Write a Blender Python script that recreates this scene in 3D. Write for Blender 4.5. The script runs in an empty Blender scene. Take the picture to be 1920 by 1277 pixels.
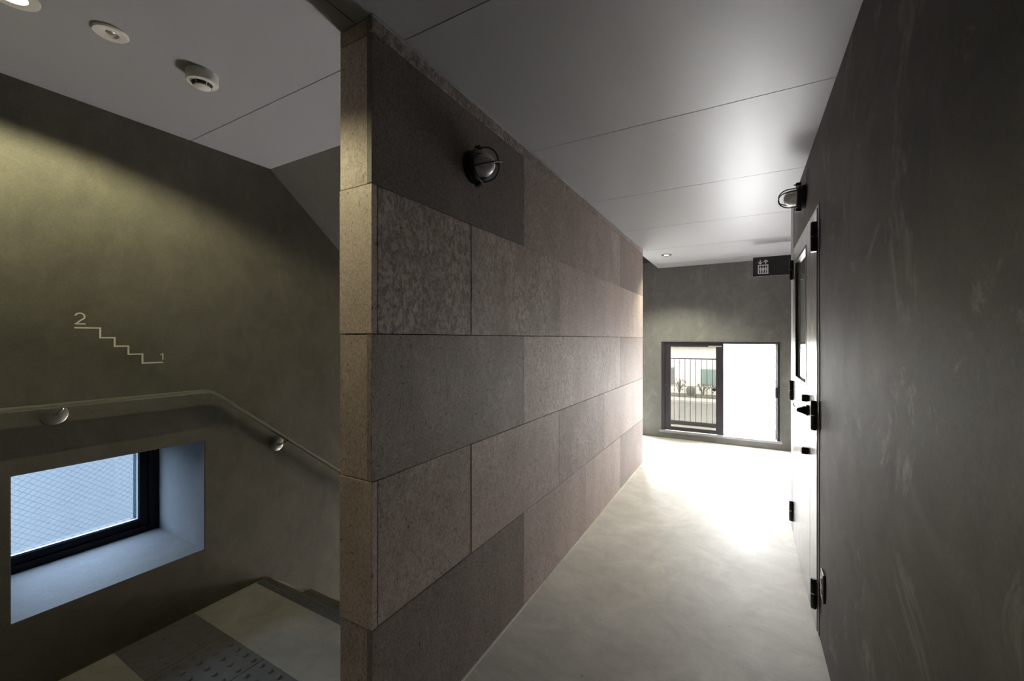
import bpy, bmesh, math, random
from mathutils import Vector, Matrix

random.seed(7)
PI = math.pi
SC = bpy.context.scene
COL = SC.collection

# ------------------------------------------------------------------ camera
cam_data = bpy.data.cameras.new("camera")
cam = bpy.data.objects.new("camera", cam_data)
COL.objects.link(cam)
cam.location = (0.0, 0.0, 1.357)
cam.rotation_euler = (PI / 2, 0.0, math.atan(437.0 / 779.0))
cam_data.sensor_width = 36.0
cam_data.lens = 36.0 * 779.0 / 1920.0
cam_data.shift_y = -3.5 / 1920.0
cam_data.clip_start = 0.05
cam_data.clip_end = 300.0
SC.camera = cam

# ------------------------------------------------------------------ world, exposure, lights
world = bpy.data.worlds.new("overcast_sky")
SC.world = world
world.use_nodes = True
bg = world.node_tree.nodes["Background"]
bg.inputs[0].default_value = (0.95, 0.972, 1.0, 1.0)
bg.inputs[1].default_value = 80.0

SC.view_settings.view_transform = 'Standard'
SC.view_settings.look = 'None'
SC.view_settings.exposure = 0.0
SC.view_settings.gamma = 1.0
SC.view_settings.use_curve_mapping = False
SC.cycles.use_denoising = True
SC.cycles.max_bounces = 12
SC.cycles.diffuse_bounces = 8
SC.cycles.glossy_bounces = 6
SC.cycles.transparent_max_bounces = 16
SC.cycles.caustics_reflective = False
SC.cycles.caustics_refractive = False
SC.cycles.sample_clamp_indirect = 30.0


def portal(name, loc, rot, sx, sy):
    l = bpy.data.lights.new(name, 'AREA')
    l.shape = 'RECTANGLE'
    l.size, l.size_y = sx, sy
    l.cycles.is_portal = True
    o = bpy.data.objects.new(name, l)
    COL.objects.link(o)
    o.location, o.rotation_euler = loc, rot


# sky portals guide the sampling of daylight through the openings (they emit nothing)
portal("sky_portal", (-0.32, 6.22, 0.70), (-PI / 2, 0, 0), 1.40, 1.24)
portal("sky_portal", (-1.78, 6.22, 0.70), (-PI / 2, 0, 0), 1.05, 1.30)
portal("sky_portal", (-3.02, 0.75, 0.57), (0, -PI / 2, 0), 0.58, 0.66)


def lamp(name, kind, loc, energy, color, size=0.03, spot=None, blend=0.2):
    l = bpy.data.lights.new(name, kind)
    l.energy, l.color = energy, color
    l.shadow_soft_size = size
    if spot:
        l.spot_size, l.spot_blend = math.radians(spot), blend
    o = bpy.data.objects.new(name, l)
    COL.objects.link(o)
    o.location = loc
    return o


WARM = (1.0, 0.945, 0.56)
b0 = lamp("landing_downlight_beam", 'SPOT', (-1.812, 0.331, 2.312), 40.0, WARM, 0.012, 152, 0.25)
lamp("hall_downlight_beam", 'SPOT', (-0.795, 5.09, 2.312), 150.0, (1.0, 0.95, 0.70), 0.02, 126, 0.6)
# the landing downlight has a wide batwing distribution: weak straight down, strong to the sides
b0.data.use_nodes = True
lt = b0.data.node_tree
tcn = lt.nodes.new('ShaderNodeTexCoord')
spz = lt.nodes.new('ShaderNodeSeparateXYZ')
ab = lt.nodes.new('ShaderNodeMath')
ab.operation = 'ABSOLUTE'
mr = lt.nodes.new('ShaderNodeMapRange')
mr.inputs['From Min'].default_value = 0.45
mr.inputs['From Max'].default_value = 0.98
mr.inputs['To Min'].default_value = 1.0
mr.inputs['To Max'].default_value = 0.26
lt.links.new(tcn.outputs['Normal'], spz.inputs[0])
lt.links.new(spz.outputs[2], ab.inputs[0])
lt.links.new(ab.outputs[0], mr.inputs['Value'])
lt.links.new(mr.outputs['Result'], lt.nodes['Emission'].inputs['Strength'])
lamp("stairwell_lamp_glow", 'POINT', (-1.83, 5.20, -1.30), 150.0, (1.0, 0.74, 0.52), 0.05)

# ------------------------------------------------------------------ node helpers


class NT:
    def __init__(self, name):
        self.m = bpy.data.materials.new(name)
        self.m.use_nodes = True
        self.t = self.m.node_tree
        self.b = self.t.nodes["Principled BSDF"]
        self.out = self.t.nodes["Material Output"]

    def n(self, typ, **kw):
        nd = self.t.nodes.new(typ)
        for k, v in kw.items():
            setattr(nd, k, v)
        return nd

    def l(self, a, b):
        self.t.links.new(a, b)

    def coord(self, scale=(1, 1, 1), kind='Object', rot=(0, 0, 0)):
        tc = self.n('ShaderNodeTexCoord')
        mp = self.n('ShaderNodeMapping')
        mp.inputs['Scale'].default_value = scale
        mp.inputs['Rotation'].default_value = rot
        self.l(tc.outputs[kind], mp.inputs['Vector'])
        return mp.outputs['Vector']

    def noise(self, vec, scale, detail=4.0, rough=0.55, dist=0.0):
        nd = self.n('ShaderNodeTexNoise')
        nd.inputs['Scale'].default_value = scale
        nd.inputs['Detail'].default_value = detail
        nd.inputs['Roughness'].default_value = rough
        nd.inputs['Distortion'].default_value = dist
        self.l(vec, nd.inputs['Vector'])
        return nd.outputs['Fac']

    def ramp(self, fac, stops):
        r = self.n('ShaderNodeValToRGB')
        e = r.color_ramp.elements
        while len(e) < len(stops):
            e.new(0.5)
        for i, (p, c) in enumerate(stops):
            e[i].position = p
            e[i].color = (c, c, c, 1) if not isinstance(c, tuple) else (*c, 1)
        self.l(fac, r.inputs['Fac'])
        return r.outputs['Color']

    def mul(self, a, b, fac=1.0, mode='MULTIPLY'):
        mx = self.n('ShaderNodeMix', data_type='RGBA', blend_type=mode)
        for sock, v in ((mx.inputs[0], fac), (mx.inputs[6], a), (mx.inputs[7], b)):
            if hasattr(v, 'is_output'):
                self.l(v, sock)
            elif isinstance(v, tuple):
                sock.default_value = (*v, 1)
            else:
                sock.default_value = v
        return mx.outputs[2]

    def math(self, op, a, b=None):
        nd = self.n('ShaderNodeMath', operation=op)
        for i, v in enumerate((a, b)):
            if v is None:
                continue
            if hasattr(v, 'is_output'):
                self.l(v, nd.inputs[i])
            else:
                nd.inputs[i].default_value = v
        return nd.outputs[0]

    def bump(self, h, strength, dist=0.002):
        b = self.n('ShaderNodeBump')
        b.inputs['Strength'].default_value = strength
        b.inputs['Distance'].default_value = dist
        self.l(h, b.inputs['Height'])
        self.l(b.outputs['Normal'], self.b.inputs['Normal'])

    def set(self, color=None, rough=None, metal=None, spec=None):
        if color is not None:
            self.b.inputs['Base Color'].default_value = (*color, 1)
        if rough is not None:
            self.b.inputs['Roughness'].default_value = rough
        if metal is not None:
            self.b.inputs['Metallic'].default_value = metal
        if spec is not None:
            self.b.inputs['Specular IOR Level'].default_value = spec
        return self


def plain(name, color, rough=0.5, metal=0.0, spec=0.5, var=0.06, scale=30.0):
    m = NT(name).set(color, rough, metal, spec)
    v = m.ramp(m.noise(m.coord(), scale), [(0.3, 1.0 - var), (0.7, 1.0 + var)])
    m.l(m.mul(color, v), m.b.inputs['Base Color'])
    return m.m


def mortar(name, color, streak=0.35, rough=0.7, spec=0.35, light=0.10, vz=0.85, sy=1.0):
    m = NT(name).set(color, rough, 0, spec)
    big = m.ramp(m.noise(m.coord((1, sy, 0.55)), 1.6, 5, 0.6, 0.6), [(0.25, 1 - streak * 0.7), (0.75, 1 + streak * 0.5)])
    mid = m.ramp(m.noise(m.coord((1, sy, vz)), 9.0, 6, 0.65, 0.8), [(0.3, 1 - streak * 0.45), (0.72, 1 + streak * 0.55)])
    fine = m.ramp(m.noise(m.coord(), 130.0, 3, 0.6), [(0.3, 0.9), (0.7, 1.1)])
    c = m.mul(m.mul(m.mul(color, big), mid), fine)
    # pale trowel scuffs
    sc = m.ramp(m.noise(m.coord((1.0, sy * 0.9, 0.30), rot=(0.12, 0.1, 0)), 7.5, 8, 0.74, 1.4), [(0.56, 0.0), (0.80, 1.0)])
    sc = m.math('MULTIPLY', sc, light * 2.2)
    c2 = m.mul(c, (0.62, 0.58, 0.53), sc, 'MIX')
    m.l(c2, m.b.inputs['Base Color'])
    m.bump(m.noise(m.coord(), 45.0, 6, 0.6), 0.12, 0.003)
    return m.m


def stone_mat():
    m = NT("cement_board")
    m.set(rough=0.5, spec=0.30)
    at = m.n('ShaderNodeAttribute')
    at.attribute_name = 'tone'
    sep = m.n('ShaderNodeSeparateColor')
    m.l(at.outputs['Color'], sep.inputs[0])
    tone, mott, seed = sep.outputs[0], sep.outputs[1], sep.outputs[2]
    # shift the pattern per board so neighbours do not continue each other
    tc = m.n('ShaderNodeTexCoord')
    off = m.n('ShaderNodeCombineXYZ')
    m.l(m.math('MULTIPLY', seed, 37.0), off.inputs[0])
    m.l(m.math('MULTIPLY', seed, 53.0), off.inputs[1])
    m.l(m.math('MULTIPLY', seed, 71.0), off.inputs[2])
    add = m.n('ShaderNodeVectorMath', operation='ADD')
    m.l(tc.outputs['Object'], add.inputs[0])
    m.l(off.outputs[0], add.inputs[1])

    def mp(s):
        q = m.n('ShaderNodeMapping')
        q.inputs['Scale'].default_value = s
        m.l(add.outputs[0], q.inputs['Vector'])
        return q.outputs['Vector']
    bloom = m.ramp(m.noise(mp((1, 1, 0.62)), 58.0, 6, 0.68, 1.1), [(0.44, 0.0), (0.60, 1.0)])
    area = m.ramp(m.noise(mp((1, 1, 0.8)), 4.2, 4, 0.6, 0.5), [(0.30, 0.15), (0.62, 1.0)])
    bloom = m.math('MULTIPLY', m.math('MULTIPLY', m.math('MULTIPLY', bloom, area), mott), 1.15)
    cloud = m.ramp(m.noise(mp((1, 1, 0.45)), 6.0, 5, 0.6, 0.4), [(0.25, 0.86), (0.75, 1.14)])
    fine = m.ramp(m.noise(mp((1, 1, 0.6)), 210.0, 2, 0.6), [(0.3, 0.66), (0.7, 1.34)])
    pits = m.ramp(m.noise(mp((1, 1, 0.7)), 95.0, 1, 0.4), [(0.24, 0.35), (0.30, 1.0)])
    base = m.mul(m.mul(m.mul((0.50, 0.40, 0.362), cloud), fine), pits)
    lum = m.n('ShaderNodeCombineColor')
    for i in range(3):
        m.l(m.math('MULTIPLY', tone, 2.0), lum.inputs[i])
    base = m.mul(base, lum.outputs[0])
    dk = m.n('ShaderNodeCombineColor')
    for i in range(3):
        m.l(m.math('SUBTRACT', 1.0, m.math('MULTIPLY', mott, 0.55)), dk.inputs[i])
    base = m.mul(base, dk.outputs[0])
    col = m.mul(base, (0.74, 0.635, 0.585), bloom, 'MIX')
    m.l(col, m.b.inputs['Base Color'])
    m.l(m.math('SUBTRACT', 0.62, m.math('MULTIPLY', bloom, 0.12)), m.b.inputs['Roughness'])
    m.bump(m.noise(mp((1, 1, 0.7)), 80.0, 5, 0.65), 0.22, 0.002)
    return m.m


def floor_mat():
    m = NT("trowelled_concrete").set(rough=0.4, spec=0.25)
    a = m.ramp(m.noise(m.coord((1.0, 0.8, 1)), 1.5, 6, 0.62, 0.7), [(0.28, 0.84), (0.72, 1.10)])
    b = m.ramp(m.noise(m.coord((1.0, 1.2, 1), rot=(0, 0, 0.6)), 4.5, 9, 0.72, 0.9), [(0.28, 0.80), (0.72, 1.15)])
    s = m.ramp(m.noise(m.coord((0.6, 1.5, 1), rot=(0, 0, 0.9)), 22.0, 6, 0.7, 1.5), [(0.30, 0.93), (0.75, 1.06)])
    p = m.ramp(m.noise(m.coord(), 55.0, 1, 0.3), [(0.17, 0.55), (0.21, 1.0)])
    c = m.mul(m.mul(m.mul(m.mul((0.60, 0.575, 0.53), a), b), s), p)
    m.l(c, m.b.inputs['Base Color'])
    r = m.ramp(m.noise(m.coord((1.0, 1.2, 1), rot=(0, 0, 0.6)), 4.0, 8, 0.7, 0.9), [(0.25, 0.48), (0.75, 0.62)])
    m.l(r, m.b.inputs['Roughness'])
    m.bump(m.noise(m.coord(), 16.0, 6, 0.65, 0.6), 0.05, 0.003)
    return m.m


def ceiling_mat():
    m = NT("satin_ceiling_board").set((0.356, 0.354, 0.375), 0.42, 0, 0.6)
    m.bump(m.noise(m.coord(), 160.0, 3, 0.6), 0.10, 0.0015)
    return m.m


def glass_pane(name, tint, plane='xz', wire=True, frost=0.0, spacing=0.028, width=0.0011, haze=(1, 1, 1)):
    """A thin pane: see-through, mirror-like at grazing angles, wire mesh cast inside."""
    m = NT(name)
    tr = m.n('ShaderNodeBsdfTransparent')
    tr.inputs[0].default_value = (*tint, 1)
    body = tr.outputs[0]
    if frost > 0:
        tl = m.n('ShaderNodeBsdfTranslucent')
        tl.inputs[0].default_value = (*haze, 1)
        mx = m.n('ShaderNodeMixShader')
        mx.inputs[0].default_value = frost
        m.l(body, mx.inputs[1])
        m.l(tl.outputs[0], mx.inputs[2])
        body = mx.outputs[0]
    if wire:
        tc = m.n('ShaderNodeTexCoord')
        sp = m.n('ShaderNodeSeparateXYZ')
        m.l(tc.outputs['Object'], sp.inputs[0])
        u = sp.outputs[0] if plane == 'xz' else sp.outputs[1]
        v = m.math('MULTIPLY', sp.outputs[2], 1.0)
        us = m.math('MULTIPLY', u, 0.82)
        lines = None
        for op in ('ADD', 'SUBTRACT'):
            f = m.math('FRACT', m.math('DIVIDE', m.math('ADD', m.math(op, us, v), 40.0), spacing))
            near = m.math('LESS_THAN', f, width / spacing)
            lines = near if lines is None else m.math('MAXIMUM', lines, near)
        wr = m.n('ShaderNodeBsdfDiffuse')
        wr.inputs[0].default_value = (0.03, 0.03, 0.035, 1)
        mx = m.n('ShaderNodeMixShader')
        m.l(m.math('MULTIPLY', lines, 0.75), mx.inputs[0])
        m.l(body, mx.inputs[1])
        m.l(wr.outputs[0], mx.inputs[2])
        body = mx.outputs[0]
    gl = m.n('ShaderNodeBsdfGlossy')
    gl.inputs['Roughness'].default_value = 0.03
    fr = m.n('ShaderNodeFresnel')
    fr.inputs[0].default_value = 1.45
    mx = m.n('ShaderNodeMixShader')
    m.l(fr.outputs[0], mx.inputs[0])
    m.l(body, mx.inputs[1])
    m.l(gl.outputs[0], mx.inputs[2])
    m.l(mx.outputs[0], m.out.inputs['Surface'])
    return m.m


def emitter(name, color, strength):
    m = NT(name)
    m.b.inputs['Base Color'].default_value = (*color, 1)
    m.b.inputs['Emission Color'].default_value = (*color, 1)
    m.b.inputs['Emission Strength'].default_value = strength
    return m.m


def brushed(name, color, rough, metal):
    m = NT(name).set(color, rough, metal, 0.5)
    v = m.noise(m.coord((60, 60, 0.6)), 6.0, 4, 0.6)
    m.l(m.ramp(v, [(0.3, rough - 0.04), (0.7, rough + 0.06)]), m.b.inputs['Roughness'])
    m.l(m.mul(color, m.ramp(v, [(0.3, 0.95), (0.7, 1.04)])), m.b.inputs['Base Color'])
    return m.m


M = dict(
    stone=stone_mat(),
    floor=floor_mat(),
    ceiling=ceiling_mat(),
    dark_gap=plain("black_joint_and_void", (0.012, 0.012, 0.012), 0.9),
    mortar=mortar("grey_mortar", (0.165, 0.155, 0.128), 0.30, light=0.05),
    mortar_r=mortar("dark_mortar", (0.092, 0.083, 0.074), 0.55, 0.66, 0.28, light=0.20, vz=0.42, sy=0.38),
    mortar_f=mortar("far_mortar", (0.150, 0.150, 0.144), 0.28, light=0.10),
    soffit=mortar("soffit_plaster", (0.30, 0.27, 0.25), 0.15, light=0.03),
    daylit_reveal=mortar("daylit_mortar_skin", (0.20, 0.20, 0.20), 0.15, light=0.03),  # wall mortar paled, standing in for daylight on the window reveal
    skirting=mortar("pale_skirting_mortar", (0.33, 0.30, 0.27), 0.2, light=0.03),
    step=plain("step_concrete", (0.20, 0.185, 0.16), 0.7, var=0.15, scale=8),
    black=plain("black_paint", (0.012, 0.012, 0.013), 0.38, 0.0, 0.5),
    frame=plain("dark_bronze_aluminium", (0.026, 0.023, 0.029), 0.45, 0.2, 0.4),
    frame_navy=plain("black_aluminium", (0.007, 0.008, 0.011), 0.5, 0.0, 0.25),
    bead_pale=plain("pale_floor_bead", (0.74, 0.70, 0.64), 0.5),
    bead=plain("glazing_bead", (0.42, 0.46, 0.52), 0.4, 0.2),
    trim_grey=plain("grey_metal_trim", (0.42, 0.42, 0.42), 0.4, 0.3),
    post=plain("pale_grey_steel", (0.27, 0.26, 0.255), 0.5, 0.2, 0.4),
    sill_grey=plain("grey_sill_metal", (0.24, 0.24, 0.24), 0.45, 0.3),
    door=brushed("silver_door_paint", (0.42, 0.41, 0.42), 0.24, 0.55),
    hinge=plain("dark_hinge_steel", (0.045, 0.040, 0.036), 0.38, 0.7),
    lever=plain("dark_lever_steel", (0.03, 0.028, 0.028), 0.3, 0.6),
    satin=plain("satin_steel", (0.36, 0.35, 0.33), 0.42, 0.85),
    chrome=plain("chrome", (0.62, 0.60, 0.56), 0.2, 1.0),
    rail=plain("grey_rail_resin", (0.30, 0.30, 0.26), 0.42, 0.1, 0.5),
    white_plastic=plain("white_plastic", (0.72, 0.69, 0.65), 0.4),
    grille=plain("black_grille", (0.02, 0.02, 0.02), 0.7),
    vinyl=plain("white_vinyl", (0.95, 0.94, 0.86), 0.5),
    sign=plain("dark_sign_plate", (0.018, 0.018, 0.020), 0.55, var=0.3, scale=9),
    sign_white=plain("sign_white", (0.78, 0.78, 0.80), 0.5),
    tile=plain("grey_tactile_tile", (0.24, 0.235, 0.24), 0.5, var=0.08),
    nosing=plain("grey_nosing", (0.22, 0.22, 0.23), 0.5, 0.2),
    aluminium=plain("matt_aluminium", (0.50, 0.50, 0.50), 0.4, 0.7),
    plate=plain("brown_outlet_plate", (0.055, 0.040, 0.036), 0.4),
    plate_side=plain("beige_outlet", (0.45, 0.37, 0.35), 0.45),
    lens=emitter("lit_downlight_lens", (1.0, 0.95, 0.78), 14.0),
    opal=emitter("lit_opal_globe", (1.0, 0.92, 0.82), 6.0),
    rail_out=plain("brown_railing_paint", (0.075, 0.062, 0.055), 0.5, 0.3),
    white_wall=plain("white_render", (0.80, 0.78, 0.71), 0.8, var=0.03, scale=1),
    pale_wall=None,
    asphalt=plain("asphalt", (0.205, 0.20, 0.175), 0.9, var=0.10, scale=1.2),
    kerb=plain("concrete_kerb", (0.42, 0.40, 0.36), 0.85),
    slab=plain("balcony_concrete", (0.55, 0.50, 0.43), 0.85),
    green_glass=plain("green_window_glass", (0.23, 0.31, 0.27), 0.3),
    grey_glass=plain("grey_window_glass", (0.20, 0.21, 0.20), 0.3),
    leaf=plain("shrub_leaf", (0.20, 0.20, 0.14), 0.8),
    twig=plain("shrub_twig", (0.20, 0.16, 0.13), 0.85),
    bin=plain("dark_bin", (0.15, 0.15, 0.13), 0.7),
    pane_tint=glass_pane("tinted_wire_glass", (0.041, 0.040, 0.0375), 'xz', spacing=0.020, width=0.0011),
    pane_clear=glass_pane("clear_glass", (0.9, 0.92, 0.92), 'xz', wire=False),
    pane_frost=glass_pane("frosted_glass", (1, 1, 1), 'xz', wire=False, frost=0.45, haze=(0.95, 0.95, 0.97)),
    pane_wire=glass_pane("daylight_blue_wire_glass", (0.090, 0.120, 0.162), 'yz', spacing=0.027, width=0.0012),  # tint carries the dimness and blue of the landing's daylight
    pane_door=None,
)


def lamp_glass():
    m = NT("ribbed_lamp_glass")
    tr = m.n('ShaderNodeBsdfTransparent')
    tr.inputs[0].default_value = (0.80, 0.80, 0.80, 1)
    df = m.n('ShaderNodeBsdfTranslucent')
    df.inputs[0].default_value = (0.95, 0.95, 0.95, 1)
    gl = m.n('ShaderNodeBsdfGlossy')
    gl.inputs['Roughness'].default_value = 0.13
    gl.inputs[0].default_value = (0.9, 0.9, 0.9, 1)
    bp = m.n('ShaderNodeBump')
    bp.inputs['Strength'].default_value = 0.25
    bp.inputs['Distance'].default_value = 0.004
    m.l(m.noise(m.coord((14, 14, 1)), 4.0, 2, 0.5), bp.inputs['Height'])
    m.l(bp.outputs[0], gl.inputs['Normal'])
    a = m.n('ShaderNodeMixShader')
    a.inputs[0].default_value = 0.55
    m.l(tr.outputs[0], a.inputs[1])
    m.l(df.outputs[0], a.inputs[2])
    fr = m.n('ShaderNodeLayerWeight')
    fr.inputs[0].default_value = 0.45
    b = m.n('ShaderNodeMixShader')
    m.l(fr.outputs['Facing'], b.inputs[0])
    m.l(a.outputs[0], b.inputs[1])
    m.l(gl.outputs[0], b.inputs[2])
    m.l(b.outputs[0], m.out.inputs['Surface'])
    return m.m


def door_glass():
    m = NT("frosted_door_glass").set((0.20, 0.215, 0.20), 0.07, 0, 0.6)
    return m.m


def pale_siding():
    m = NT("pale_blue_siding").set((0.5, 0.6, 0.7), 0.85)
    v = m.ramp(m.noise(m.coord((1, 1, 0.12)), 1.7, 3, 0.5, 0.3), [(0.3, 0.93), (0.7, 1.06)])
    m.l(m.mul((0.21, 0.225, 0.235), v), m.b.inputs['Base Color'])
    return m.m


M['lamp_glass'] = lamp_glass()
M['pane_door'] = door_glass()
M['pale_wall'] = pale_siding()

# ------------------------------------------------------------------ mesh helpers


def box(bm, x0, x1, y0, y1, z0, z1, bev=0.0, seg=1):
    b = bmesh.new()
    r = bmesh.ops.create_cube(b, size=1.0)
    bmesh.ops.scale(b, vec=(abs(x1 - x0), abs(y1 - y0), abs(z1 - z0)), verts=b.verts)
    bmesh.ops.translate(b, vec=((x0 + x1) / 2, (y0 + y1) / 2, (z0 + z1) / 2), verts=b.verts)
    if bev > 0:
        bmesh.ops.bevel(b, geom=b.edges[:], offset=bev, segments=seg, affect='EDGES', profile=0.5)
    merge(bm, b)


def merge(bm, b, mat=None):
    me = bpy.data.meshes.new("tmp")
    b.to_mesh(me)
    b.free()
    if mat is not None:
        me.transform(mat)
    bm.from_mesh(me)
    bpy.data.meshes.remove(me)


def lathe(bm, prof, seg=32, mat=None):
    """profile of (r, z) revolved round local Z"""
    b = bmesh.new()
    rings = []
    for r, z in prof:
        if r < 1e-6:
            rings.append([b.verts.new((0, 0, z))])
        else:
            rings.append([b.verts.new((r * math.cos(2 * PI * i / seg), r * math.sin(2 * PI * i / seg), z)) for i in range(seg)])
    for a, c in zip(rings, rings[1:]):
        for i in range(seg):
            j = (i + 1) % seg
            if len(a) == 1 and len(c) == 1:
                continue
            if len(a) == 1:
                b.faces.new((a[0], c[j], c[i]))
            elif len(c) == 1:
                b.faces.new((a[i], a[j], c[0]))
            else:
                b.faces.new((a[i], a[j], c[j], c[i]))
    bmesh.ops.recalc_face_normals(b, faces=b.faces)
    merge(bm, b, mat)


def tube(bm, pts, r, seg=10, caps=True):
    """round bar along a polyline"""
    b = bmesh.new()
    pts = [Vector(p) for p in pts]
    rings = []
    nrm = None
    for i, p in enumerate(pts):
        if i == 0:
            d = pts[1] - p
        elif i == len(pts) - 1:
            d = p - pts[i - 1]
        else:
            d = (pts[i + 1] - p).normalized() + (p - pts[i - 1]).normalized()
        d.normalize()
        if nrm is None:
            nrm = d.orthogonal().normalized()
        else:
            nrm = (nrm - d * nrm.dot(d)).normalized()
        bi = d.cross(nrm)
        rings.append([b.verts.new(p + (nrm * math.cos(2 * PI * k / seg) + bi * math.sin(2 * PI * k / seg)) * r) for k in range(seg)])
    for a, c in zip(rings, rings[1:]):
        for k in range(seg):
            j = (k + 1) % seg
            b.faces.new((a[k], a[j], c[j], c[k]))
    if caps:
        b.faces.new(rings[0])
        b.faces.new(rings[-1])
    bmesh.ops.recalc_face_normals(b, faces=b.faces)
    merge(bm, b)


def prism(bm, poly, axis, a0, a1):
    """polygon of (p, q) extruded along axis: 'x' (p=y,q=z), 'y' (p=x,q=z) or 'z' (p=x,q=y)"""
    b = bmesh.new()

    def v(p, q, a):
        return {'x': (a, p, q), 'y': (p, a, q), 'z': (p, q, a)}[axis]
    lo = [b.verts.new(v(p, q, a0)) for p, q in poly]
    hi = [b.verts.new(v(p, q, a1)) for p, q in poly]
    b.faces.new(lo)
    b.faces.new(hi)
    for i in range(len(poly)):
        j = (i + 1) % len(poly)
        b.faces.new((lo[i], lo[j], hi[j], hi[i]))
    bmesh.ops.recalc_face_normals(b, faces=b.faces)
    merge(bm, b)


def strokes(bm, pts, w, axis, a0, a1, closed=False):
    """flat stroked polyline with mitred corners, as a thin plate"""
    P = [Vector((p[0], p[1])) for p in pts]
    n = len(P)
    L, R = [], []
    for i in range(n):
        pr = P[i - 1] if (i > 0 or closed) else None
        nx = P[(i + 1) % n] if (i < n - 1 or closed) else None
        d1 = (P[i] - pr).normalized() if pr is not None else (nx - P[i]).normalized()
        d2 = (nx - P[i]).normalized() if nx is not None else d1
        t = (d1 + d2).normalized()
        nn = Vector((-t.y, t.x))
        k = w / 2 / max(0.35, nn.dot(Vector((-d1.y, d1.x))))
        L.append(P[i] + nn * k)
        R.append(P[i] - nn * k)
    rng = range(n) if closed else range(n - 1)
    for i in rng:
        j = (i + 1) % n
        prism(bm, [tuple(L[i]), tuple(L[j]), tuple(R[j]), tuple(R[i])], axis, a0, a1)


def holed_wall(bm, axis, a0, a1, u0, u1, v0, v1, holes):
    """wall slab between a0 and a1 along axis ('x' or 'y'); u is the other plan axis, v is z; holes (u0,u1,v0,v1)"""
    us = sorted({u0, u1, *[h[0] for h in holes], *[h[1] for h in holes]})
    vs = sorted({v0, v1, *[h[2] for h in holes], *[h[3] for h in holes]})
    b = bmesh.new()
    cache = {}

    def vert(u, v, a):
        k = (u, v, a)
        if k not in cache:
            cache[k] = b.verts.new((a, u, v) if axis == 'x' else (u, a, v))
        return cache[k]

    def solid(i, j):
        if i < 0 or j < 0 or i >= len(us) - 1 or j >= len(vs) - 1:
            return False
        cu, cv = (us[i] + us[i + 1]) / 2, (vs[j] + vs[j + 1]) / 2
        return not any(h[0] < cu < h[1] and h[2] < cv < h[3] for h in holes)
    for i in range(len(us) - 1):
        for j in range(len(vs) - 1):
            if not solid(i, j):
                continue
            A, B, Cc, D = (us[i], vs[j]), (us[i + 1], vs[j]), (us[i + 1], vs[j + 1]), (us[i], vs[j + 1])
            for a in (a0, a1):
                b.faces.new([vert(*q, a) for q in (A, B, Cc, D)])
            for (di, dj, p, q) in ((0, -1, A, B), (1, 0, B, Cc), (0, 1, Cc, D), (-1, 0, D, A)):
                if not solid(i + di, j + dj):
                    b.faces.new([vert(*p, a0), vert(*q, a0), vert(*q, a1), vert(*p, a1)])
    bmesh.ops.recalc_face_normals(b, faces=b.faces)
    merge(bm, b)


def obj(name, bm, mat, parent=None, world=True, smooth=None):
    """link a bmesh as one mesh object; with world=True the coordinates are world ones"""
    me = bpy.data.meshes.new(name)
    bm.to_mesh(me)
    bm.free()
    me.materials.append(mat)
    if smooth is not None:
        me.set_sharp_from_angle(angle=math.radians(smooth))
        for p in me.polygons:
            p.use_smooth = True
    o = bpy.data.objects.new(name, me)
    COL.objects.link(o)
    if parent is not None:
        o.parent = parent
        if world:
            w, q = Vector((0, 0, 0)), parent
            while q is not None:
                w += q.location
                q = q.parent
            me.transform(Matrix.Translation(-w))
    return o


def tag(o, label, cat, group=None):
    o['label'], o['category'] = label, cat
    if group:
        o['group'] = group
    return o


def thing(name, label, cat, loc=(0, 0, 0), group=None):
    o = bpy.data.objects.new(name, None)
    COL.objects.link(o)
    o.location = loc
    o.empty_display_size = 0.05
    return tag(o, label, cat, group)


def struct(o, label, cat):
    o['kind'] = 'structure'
    return tag(o, label, cat)


def struct_empty(name, label, cat, loc):
    o = thing(name, label, cat, loc)
    o['kind'] = 'structure'
    return o


def B():
    return bmesh.new()


# ------------------------------------------------------------------ dimensions
XL = -2.376      # stair-side wall
XP0, XP1 = -1.119, -0.974   # stone partition
YP0, YP1 = 0.879, 4.655
XR = 0.296       # corridor right wall
YF = 6.0         # far wall
H = 2.33
YE = 1.40        # where the landing ceiling ends
YS = 1.375       # stair edge
TREAD, RISE = 0.2436, 0.2
YB = -1.5        # behind the camera

# ------------------------------------------------------------------ floor
bm = B()
prism(bm, [(XL - 0.2, YB), (1.7, YB), (1.7, YF + 0.05), (XL - 0.2, YF + 0.05), (XL - 0.2, YP1), (XP0, YP1), (XP0, YS), (XL - 0.2, YS)], 'z', -0.16, 0.0)
struct(obj("floor", bm, M['floor']), "pale grey trowelled concrete floor of corridor and landing", "floor")

# ------------------------------------------------------------------ ceiling: satin boards with dark joints
bm = B()
seams = [YB] + [1.010 + 0.9275 * k for k in range(-2, 6)] + [YF]
seams = sorted(s for s in seams if YB <= s <= YF)
g = 0.0022
XC = -1.05
for s0, s1 in zip(seams, seams[1:]):
    box(bm, XC + g, 1.68, s0 + g, s1 - g, H, H + 0.030)
    if s0 < YE:
        e = min(s1 - g, YE)
        if e > s0 + 0.02:
            box(bm, XL, XC - g, s0 + g, e, H, H + 0.030)
cl = obj("ceiling", bm, M['ceiling'])
struct(cl, "grey satin board ceiling over corridor and landing with thin joints", "ceiling")
bm = B()
prism(bm, [(XL, YB), (1.7, YB), (1.7, YF), (XC, YF), (XC, YE), (XL, YE)], 'z', H + 0.030, H + 0.08)
obj("joint_backing", bm, M['dark_gap'], cl)

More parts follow.
